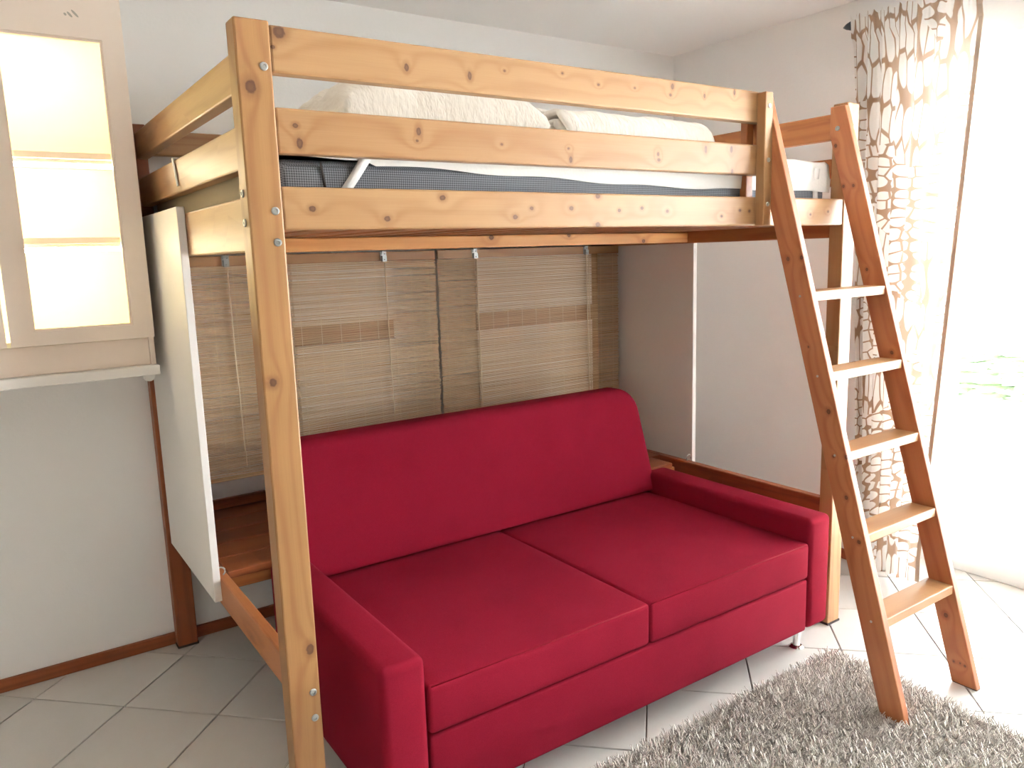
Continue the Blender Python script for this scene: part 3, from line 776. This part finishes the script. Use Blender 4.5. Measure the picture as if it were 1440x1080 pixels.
def topper():
    bm = bmesh.new(); nx, ny = 70, 26
    rg = random.Random(5)
    def zed(x, y): return 1.752 + 0.006 * math.sin(9 * x + 3 * y) + 0.005 * math.sin(21 * x - 7 * y)
    P = []
    for i in range(nx + 1):
        x = MX0 + 0.01 + (MX1 - MX0 - 0.006) * i / nx
        row = []
        edge = 1.672 - 0.030 * min(1, max(0, (x - 0.35) / 0.9)) + 0.003 * math.sin(17 * x) + (0.012 if x < 0.3 else 0.0)
        yf = MY0 - 0.007
        row.append((x, yf, edge)); row.append((x, yf - 0.004, (edge + 1.735) / 2)); row.append((x, yf + 0.004, 1.738))
        for j in range(ny + 1):
            y = yf + 0.02 + (MY1 - yf - 0.03) * j / ny
            row.append((x, y, zed(x, y)))
        row.append((x, MY1 - 0.002, 1.66)); P.append(row)
    V = [[bm.verts.new(p) for p in row] for row in P]
    for a, b in zip(V, V[1:]):
        for k in range(len(a) - 1): bm.faces.new((a[k], b[k], b[k + 1], a[k + 1]))
    for row in (V[0], V[-1]):
        lowp = [bm.verts.new((v.co.x + (0.004 if row is V[-1] else -0.004), v.co.y, min(v.co.z, 1.690 if row is V[-1] else 1.686))) for v in row]
        for k in range(len(row) - 1): bm.faces.new((row[k], row[k + 1], lowp[k + 1], lowp[k]))
    o = finish(bm, 'topper_pad', M['cotton'], None, True)
    return o
tp = thing('mattress_topper', 'white quilted mattress topper with corner straps on the grey mattress', 'topper', (1.08, 0.72, 1.68))
at(topper(), tp)
def strip(name, pts, wv, th, parent):
    """flat band along pts, wv is the width vector"""
    bm = bmesh.new(); wv = Vector(wv); rows = []
    for p in pts:
        p = Vector(p); rows.append([bm.verts.new(p - wv / 2), bm.verts.new(p + wv / 2)])
    for a, b in zip(rows, rows[1:]): bm.faces.new((a[0], b[0], b[1], a[1]))
    o = finish(bm, name, M['strap'], None, True)
    md = o.modifiers.new('th', 'SOLIDIFY'); md.thickness = th; md.offset = 0
    return at(o, parent)
strip('corner_strap', [(0.302, MY0 - 0.013, 1.70), (0.270, MY0 - 0.0035, 1.650), (0.236, MY0 - 0.003, 1.605), (0.22, MY0 - 0.003, 1.58)], (0.029, 0, 0), 0.0015, tp)
strip('corner_strap', [(2.000, MY0 - 0.016, 1.72), (2.003, MY0 - 0.009, 1.68), (2.008, MY0 - 0.0035, 1.64), (2.012, MY0 - 0.003, 1.60), (2.012, MY0 - 0.003, 1.57)], (0.028, 0, 0), 0.0015, tp)
strip('side_strap', [(PW + 0.003, 0.815, 1.70), (PW + 0.003, 0.815, 1.7605), (XE0 - 0.004, 0.812, 1.7605), (XE0 - 0.004, 0.775, 1.680)], (0, 0.018, 0), 0.0015, tp)

def pillow(name, label, cx, cy, cz, sx, sy, sz, rot, seed, cat, tilt=0.0, foldn=6):
    rg = np.random.RandomState(seed)
    bm = bmesh.new(); nu, nv = 44, 30
    ph = rg.uniform(0, 6.28, 8)
    def pt(u, v, side):
        e = (1 - abs(u) ** 4.0) ** 0.5 * (1 - abs(v) ** 4.0) ** 0.5
        h = side * (0.5 * sz * e)
        wr = 0.011 * math.sin(8 * u + 3 * v + ph[0]) * e + 0.009 * math.sin(15 * v - 6 * u + ph[1]) * e + 0.007 * math.sin(26 * u + 9 * v + ph[2]) * e
        pin = 1 - 0.06 * (1 - v * v) * abs(u) ** 3
        return Vector((u * sx / 2 * (1 - 0.07 * (1 - v * v)) , v * sy / 2 * (1 - 0.07 * (1 - u * u)), h + (wr if side > 0 else wr * 0.3)))
    top = [[bm.verts.new(pt(-1 + 2 * i / nu, -1 + 2 * j / nv, 1)) for j in range(nv + 1)] for i in range(nu + 1)]
    bot = [[top[i][j] if i in (0, nu) or j in (0, nv) else bm.verts.new(pt(-1 + 2 * i / nu, -1 + 2 * j / nv, -1)) for j in range(nv + 1)] for i in range(nu + 1)]
    for i in range(nu):
        for j in range(nv):
            bm.faces.new((top[i][j], top[i + 1][j], top[i + 1][j + 1], top[i][j + 1]))
            bm.faces.new((bot[i][j], bot[i][j + 1], bot[i + 1][j + 1], bot[i + 1][j]))
    o = finish(bm, name, M['quilt'], None, True)
    o.location = (cx, cy, cz); o.rotation_euler = (tilt, 0, rot)
    return tag(o, label, cat)
pillow('pillow', 'crumpled cream quilted pillow lying on the mattress topper by the wall', 0.775, 0.72, 1.885, 0.70, 0.62, 0.27, math.radians(-4), 3, 'pillow', math.radians(5))
def duvet():
    """rolled quilt, axis along x, spiral end towards the pillow"""
    bm = bmesh.new(); R0, turns, n, nx = 0.098, 2.6, 84, 46
    rg = np.random.RandomState(9); ph = rg.uniform(0, 6.28, 6)
    x0, x1 = 1.17, 1.93; cy, cz = 0.50, 1.862
    rows = []
    for i in range(nx + 1):
        s = i / nx; x = x0 + (x1 - x0) * s
        end = max(0.0, (s - 0.86) / 0.14)
        row = []
        for k in range(n + 1):
            t = k / n; a = 2 * math.pi * turns * t + math.radians(200)
            r = R0 * (0.16 + 0.84 * t)
            r *= 1 + 0.035 * math.sin(17 * s + 2 * a + ph[0]) + 0.025 * math.sin(34 * s - a + ph[1])
            r *= (1 - 0.45 * end ** 2)
            row.append(bm.verts.new((x + 0.012 * math.sin(3 * a + ph[2]) * (1 - s), cy + r * 1.25 * math.cos(a), cz + r * math.sin(a) - 0.035 * end ** 2)))
        rows.append(row)
    for a, b in zip(rows, rows[1:]):
        for k in range(n): bm.faces.new((a[k], b[k], b[k + 1], a[k + 1]))
    o = finish(bm, 'rolled_duvet', M['quilt'], None, True)
    md = o.modifiers.new('th', 'SOLIDIFY'); md.thickness = 0.018; md.offset = -1
    return tag(o, 'rolled cream duvet lying on the mattress topper near the ladder', 'duvet')
duvet()

# ------------------------------------------------------------------ lit wall cabinet
CX0, CX1, CY, CZ0, CZ1 = -0.815, -0.017, 1.118, 1.135, 2.262
cb = thing('wall_cabinet', 'cream wall cabinet with lit glass doors hung beside the bed', 'cabinet', (-0.416, 1.28, CZ0))
B = lambda n_, lo, hi, m_='cab', bev=0.0015, par=cb: box(n_, lo, hi, M[m_], par, bev)
B('side', (CX1 - 0.016, CY, CZ0), (CX1, YB - 0.001, CZ1)); B('side', (CX0, CY, CZ0), (CX0 + 0.016, YB - 0.001, CZ1))
B('top', (CX0, CY, CZ1), (CX1, YB - 0.001, CZ1 + 0.018))
B('back', (CX0 + 0.016, YB - 0.012, CZ0), (CX1 - 0.016, YB - 0.001, CZ1), 'cab_in')
B('bottom', (CX0 + 0.016, CY, 1.225), (CX1 - 0.016, YB - 0.012, 1.241), 'cab_in')
B('fascia', (CX0 + 0.016, CY + 0.008, CZ0), (CX1 - 0.016, CY + 0.022, 1.224), 'cab')
for xs in (CX1 - 0.0175, CX0 + 0.016):
    B('lining', (xs, CY + 0.001, 1.241), (xs + 0.0015, YB - 0.012, CZ1), 'cab_in', 0)
B('ceiling_lining', (CX0 + 0.018, CY + 0.001, CZ1 - 0.003), (CX1 - 0.018, YB - 0.012, CZ1), 'cab_in', 0)
for z in (1.797, 1.541):
    s_ = B('shelf', (CX0 + 0.0175, CY + 0.012, z - 0.010), (CX1 - 0.0175, YB - 0.012, z + 0.010))
def tube_light(z, y=CY + 0.055):
    t_ = box('light_fitting', (CX0 + 0.05, y - 0.014, z - 0.010), (CX1 - 0.05, y + 0.014, z), M['pvc'], cb, 0.002)
    l_ = lathe('fluorescent_tube', [(0.0065, 0.0), (0.0065, CX1 - CX0 - 0.12)], (CX0 + 0.06, y, z - 0.0165), (1, 0, 0), M['tube'], None, 12, True)
    l_.parent = t_; l_.location = Vector((CX0 + 0.06, y, z - 0.0165)) - Vector(t_.location) - Vector(cb.location)
tube_light(CZ1 - 0.09); tube_light(1.787); tube_light(1.531)
B('light_rail', (CX0 + 0.0175, CY + 0.012, CZ1 - 0.09), (CX1 - 0.0175, CY + 0.10, CZ1 - 0.003), 'cab', 0)
def cab_door(x0, x1):
    z0, z1, w = 1.227, CZ1 - 0.002, 0.060
    gx0, gx1, gz0, gz1 = x0 + w, x1 - w, 1.270, 2.136
    bm = bmesh.new(); c = Vector(((x0 + x1) / 2, CY - 0.011, (z0 + z1) / 2))
    ya, yb = CY - 0.020, CY - 0.001
    for lo, hi in (((x0, ya, z0), (gx0, yb, z1)), ((gx1, ya, z0), (x1, yb, z1)), ((gx0, ya, z0), (gx1, yb, gz0)), ((gx0, ya, gz1), (gx1, yb, z1))):
        add_box(bm, Vector(lo) - c, Vector(hi) - c)
    d = finish(bm, 'door', M['cab']); d.location = c; at(d, cb)
    bm = bmesh.new(); e = 0.007                                   # glazing bead
    for lo, hi in (((gx0, ya + .006, gz0), (gx0 + e, yb, gz1)), ((gx1 - e, ya + .006, gz0), (gx1, yb, gz1)), ((gx0 + e, ya + .006, gz0), (gx1 - e, yb, gz0 + e)), ((gx0 + e, ya + .006, gz1 - e), (gx1 - e, yb, gz1))):
        add_box(bm, Vector(lo) - c, Vector(hi) - c)
    finish(bm, 'glazing_bead', M['cab'], d)
    p = box('pane', Vector((gx0 + .002, CY - 0.012, gz0 + .002)) - c, Vector((gx1 - .002, CY - 0.008, gz1 - .002)) - c, M['glass'], None); p.parent = d
    return d
d1 = cab_door(-0.4145, CX1)
cab_door(CX0, -0.4255)
# three slanted grey strokes on the door head
for k, (x, z, l) in enumerate(((-0.168, 2.1985, 0.009), (-0.156, 2.199, 0.019), (-0.142, 2.2035, 0.026))):
    bm = bmesh.new(); nn = 16
    a = math.radians(-48)
    vs = []
    for i in range(nn):
        u, v = l / 2 * math.cos(2 * math.pi * i / nn), 0.0032 * math.sin(2 * math.pi * i / nn)
        vs.append((u * math.cos(a) - v * math.sin(a), u * math.sin(a) + v * math.cos(a)))
    f0 = [bm.verts.new((p[0], -0.0007, p[1])) for p in vs]; f1 = [bm.verts.new((p[0], 0.0003, p[1])) for p in vs]
    bm.faces.new(f0); bm.faces.new(f1[::-1])
    for i in range(nn): bm.faces.new((f0[i], f1[i], f1[(i + 1) % nn], f0[(i + 1) % nn]))
    o = finish(bm, 'grey_stroke', M['grey_mark'], d1); o.location = Vector((x, CY - 0.0203, z)) - Vector(d1.location) - Vector(cb.location)
cs = thing('worktop_shelf', 'white slab shelf fixed directly under the lit wall cabinet', 'shelf', (-0.41, 1.28, 1.10))
box('slab', (CX0 - 0.01, CY - 0.030, 1.103), (CX1 + 0.004, YB - 0.001, 1.1345), M['white'], cs, 0.002)
lathe('cable_cap', [(0.0, 0.0), (0.018, 0.0), (0.018, 0.02), (0.0, 0.02)][1:3], (-0.045, CY - 0.016, 1.100), (0, 1, 0), M['white'], cs, 20)

# ------------------------------------------------------------------ curtain and rod
rod = thing('curtain_rod', 'dark metal curtain rod over the terrace door', 'curtain rod', (2.64, -0.9, 2.35))
lathe('rod', [(0.011, 0.0), (0.011, 2.62)], (2.64, 0.345, 2.347), (0, -1, 0), M['dark'], rod, 14, True)
lathe('finial', [(0.012, 0.0), (0.019, 0.008), (0.012, 0.03), (0.003, 0.045)], (2.64, 0.345, 2.347), (0, 1, 0), M['dark'], rod, 16, True)
for y in (0.27, -2.2):
    box('bracket', (2.64, y - 0.008, 2.328), (XR, y + 0.008, 2.338), M['dark'], rod, 0.001)
def curtain():
    cu = thing('curtain', 'tan curtain printed with white oval strokes hanging at the terrace door', 'curtain', (2.64, 0.1, 0.05))
    nu, nv = 150, 60
    verts, uvs = [], []
    for j in range(nv + 1):
        v = j / nv; z = 2.372 + (0.045 - 2.372) * v
        yl = 0.342 + (0.225 - 0.342) * v ** 0.8
        yr = -0.165 + (-0.045 + 0.165) * min(1, v * 1.05) ** 1.0
        for i in range(nu + 1):
            u = i / nu
            amp = (0.030 * (1 - u) ** 0.7 + 0.006) * (0.55 + 0.45 * min(1, v * 3))
            ph = 2 * math.pi * 7.2 * (u ** 0.75)
            x = 2.632 + amp * math.sin(ph + 0.7 * math.sin(3 * v)) + 0.007 * math.sin(2.1 * ph + 5 * v) * (1 - u)
            if v < 0.05: x = 2.622 - 0.5 * abs(x - 2.632) + 0.004 * math.sin(ph * 3)
            y = yl + (yr - yl) * u + 0.006 * math.cos(ph) * (1 - u)
            verts.append((x, y, z + (0.012 * math.sin(ph * 2.0) * (1 - u) if v < 0.02 else 0)))
            uvs.append((0.0, 2.33 * (1 - v)))
    arc = [0.0]; r0 = (nv // 2) * (nu + 1)
    for i in range(nu): arc.append(arc[-1] + math.dist(verts[r0 + i], verts[r0 + i + 1]))
    uvs = [(arc[k % (nu + 1)], w[1]) for k, w in enumerate(uvs)]
    faces = [(j * (nu + 1) + i, j * (nu + 1) + i + 1, (j + 1) * (nu + 1) + i + 1, (j + 1) * (nu + 1) + i) for j in range(nv) for i in range(nu)]
    me = bpy.data.meshes.new('cloth'); me.from_pydata([tuple(Vector(p) - Vector(cu.location)) for p in verts], [], faces)
    ul = me.uv_layers.new(name='UVMap')
    for lp in me.loops: ul.data[lp.index].uv = uvs[lp.vertex_index]
    for p in me.polygons: p.use_smooth = True
    link('cloth', me, M['curtain'], cu)
    hv = [verts[j * (nu + 1) + nu] for j in range(nv + 1)]
    bm = bmesh.new(); rows = [[bm.verts.new(Vector((p[0] - 0.0012, p[1] + 0.004, p[2])) - Vector(cu.location)), bm.verts.new(Vector((p[0] - 0.0012, p[1] - 0.012, p[2])) - Vector(cu.location)),
                               bm.verts.new(Vector((p[0] + 0.0022, p[1] - 0.012, p[2])) - Vector(cu.location)), bm.verts.new(Vector((p[0] + 0.0022, p[1] + 0.004, p[2])) - Vector(cu.location))] for p in hv]
    for a, b in zip(rows, rows[1:]):
        for k in range(4): bm.faces.new((a[k], a[(k + 1) % 4], b[(k + 1) % 4], b[k]))
    finish(bm, 'side_hem', M['hem'], cu)
curtain()

# ------------------------------------------------------------------ shag rug
def rug():
    r_ = thing('shag_rug', 'taupe grey shag rug lying under the ladder foot', 'rug', (1.24, -1.0, 0.0))
    rx0, rx1, ry0, ry1 = 0.62, 1.865, -1.95, -0.165
    box('backing', (rx0, ry0, 0.0005), (rx1, ry1, 0.009), M['rug_back'], r_, 0.002)
    rg = np.random.RandomState(11)
    n = 62000
    dens = rg.rand(n) < 0.78
    x = rg.uniform(rx0, rx1, n); y = np.where(dens, rg.uniform(-1.0, ry1, n), rg.uniform(ry0, ry1, n))
    keep = ~((x > XU - 0.006) & (x < XU + 0.033) & (y > -0.566) & (y < -0.474)); x, y = x[keep], y[keep]; n = len(x)
    ang = rg.uniform(0, 2 * np.pi, n) * 0.8 + 1.2 * np.sin(7 * x + 5 * y)
    ln = rg.uniform(0.034, 0.056, n); lean = rg.uniform(0.35, 1.0, n)
    wd = rg.uniform(0.0026, 0.0044, n)
    dx, dy = np.cos(ang), np.sin(ang)
    V = np.zeros((n, 9, 3))
    for s, (t, w) in enumerate(((0.0, 1.0), (0.55, 1.0), (1.0, 0.45))):
        hx = ln * lean * (t ** 1.5) * 0.75; hz = 0.006 + ln * t * np.sqrt(np.maximum(0.1, 1 - 0.62 * lean * lean * t))
        for k in range(3):
            a = ang + 2 * np.pi * k / 3
            V[:, s * 3 + k, 0] = x + dx * hx + wd * w * np.cos(a)
            V[:, s * 3 + k, 1] = y + dy * hx + wd * w * np.sin(a)
            V[:, s * 3 + k, 2] = hz
    off = np.array([1.24, -1.0, 0.0])
    F = []
    for s in range(2):
        for k in range(3): F.append((s * 3 + k, s * 3 + (k + 1) % 3, s * 3 + 3 + (k + 1) % 3, s * 3 + 3 + k))
    F = np.array(F)
    quads = (F[None] + (np.arange(n) * 9)[:, None, None]).reshape(-1, 4)
    me = bpy.data.meshes.new('shag_pile')
    me.vertices.add(n * 9); me.vertices.foreach_set('co', (V - off).reshape(-1))
    nq = len(quads)
    me.loops.add(nq * 4); me.loops.foreach_set('vertex_index', quads.reshape(-1).astype(np.int32))
    me.polygons.add(nq); me.polygons.foreach_set('loop_start', (np.arange(nq) * 4).astype(np.int32))
    try: me.polygons.foreach_set('loop_total', np.full(nq, 4, np.int32))
    except Exception: pass
    me.update(calc_edges=True)
    ca = me.color_attributes.new('tone', 'FLOAT_COLOR', 'POINT')
    tone = np.clip(rg.normal(0.55, 0.25, n), 0, 1)
    c = np.ones((n * 9, 4), np.float32); c[:, :3] = np.repeat(tone, 9)[:, None]
    ca.data.foreach_set('color', c.reshape(-1))
    me.polygons.foreach_set('use_smooth', np.ones(nq, bool))
    o = link('shag_pile', me, M['rug'], r_); o['kind'] = 'stuff'
rug()
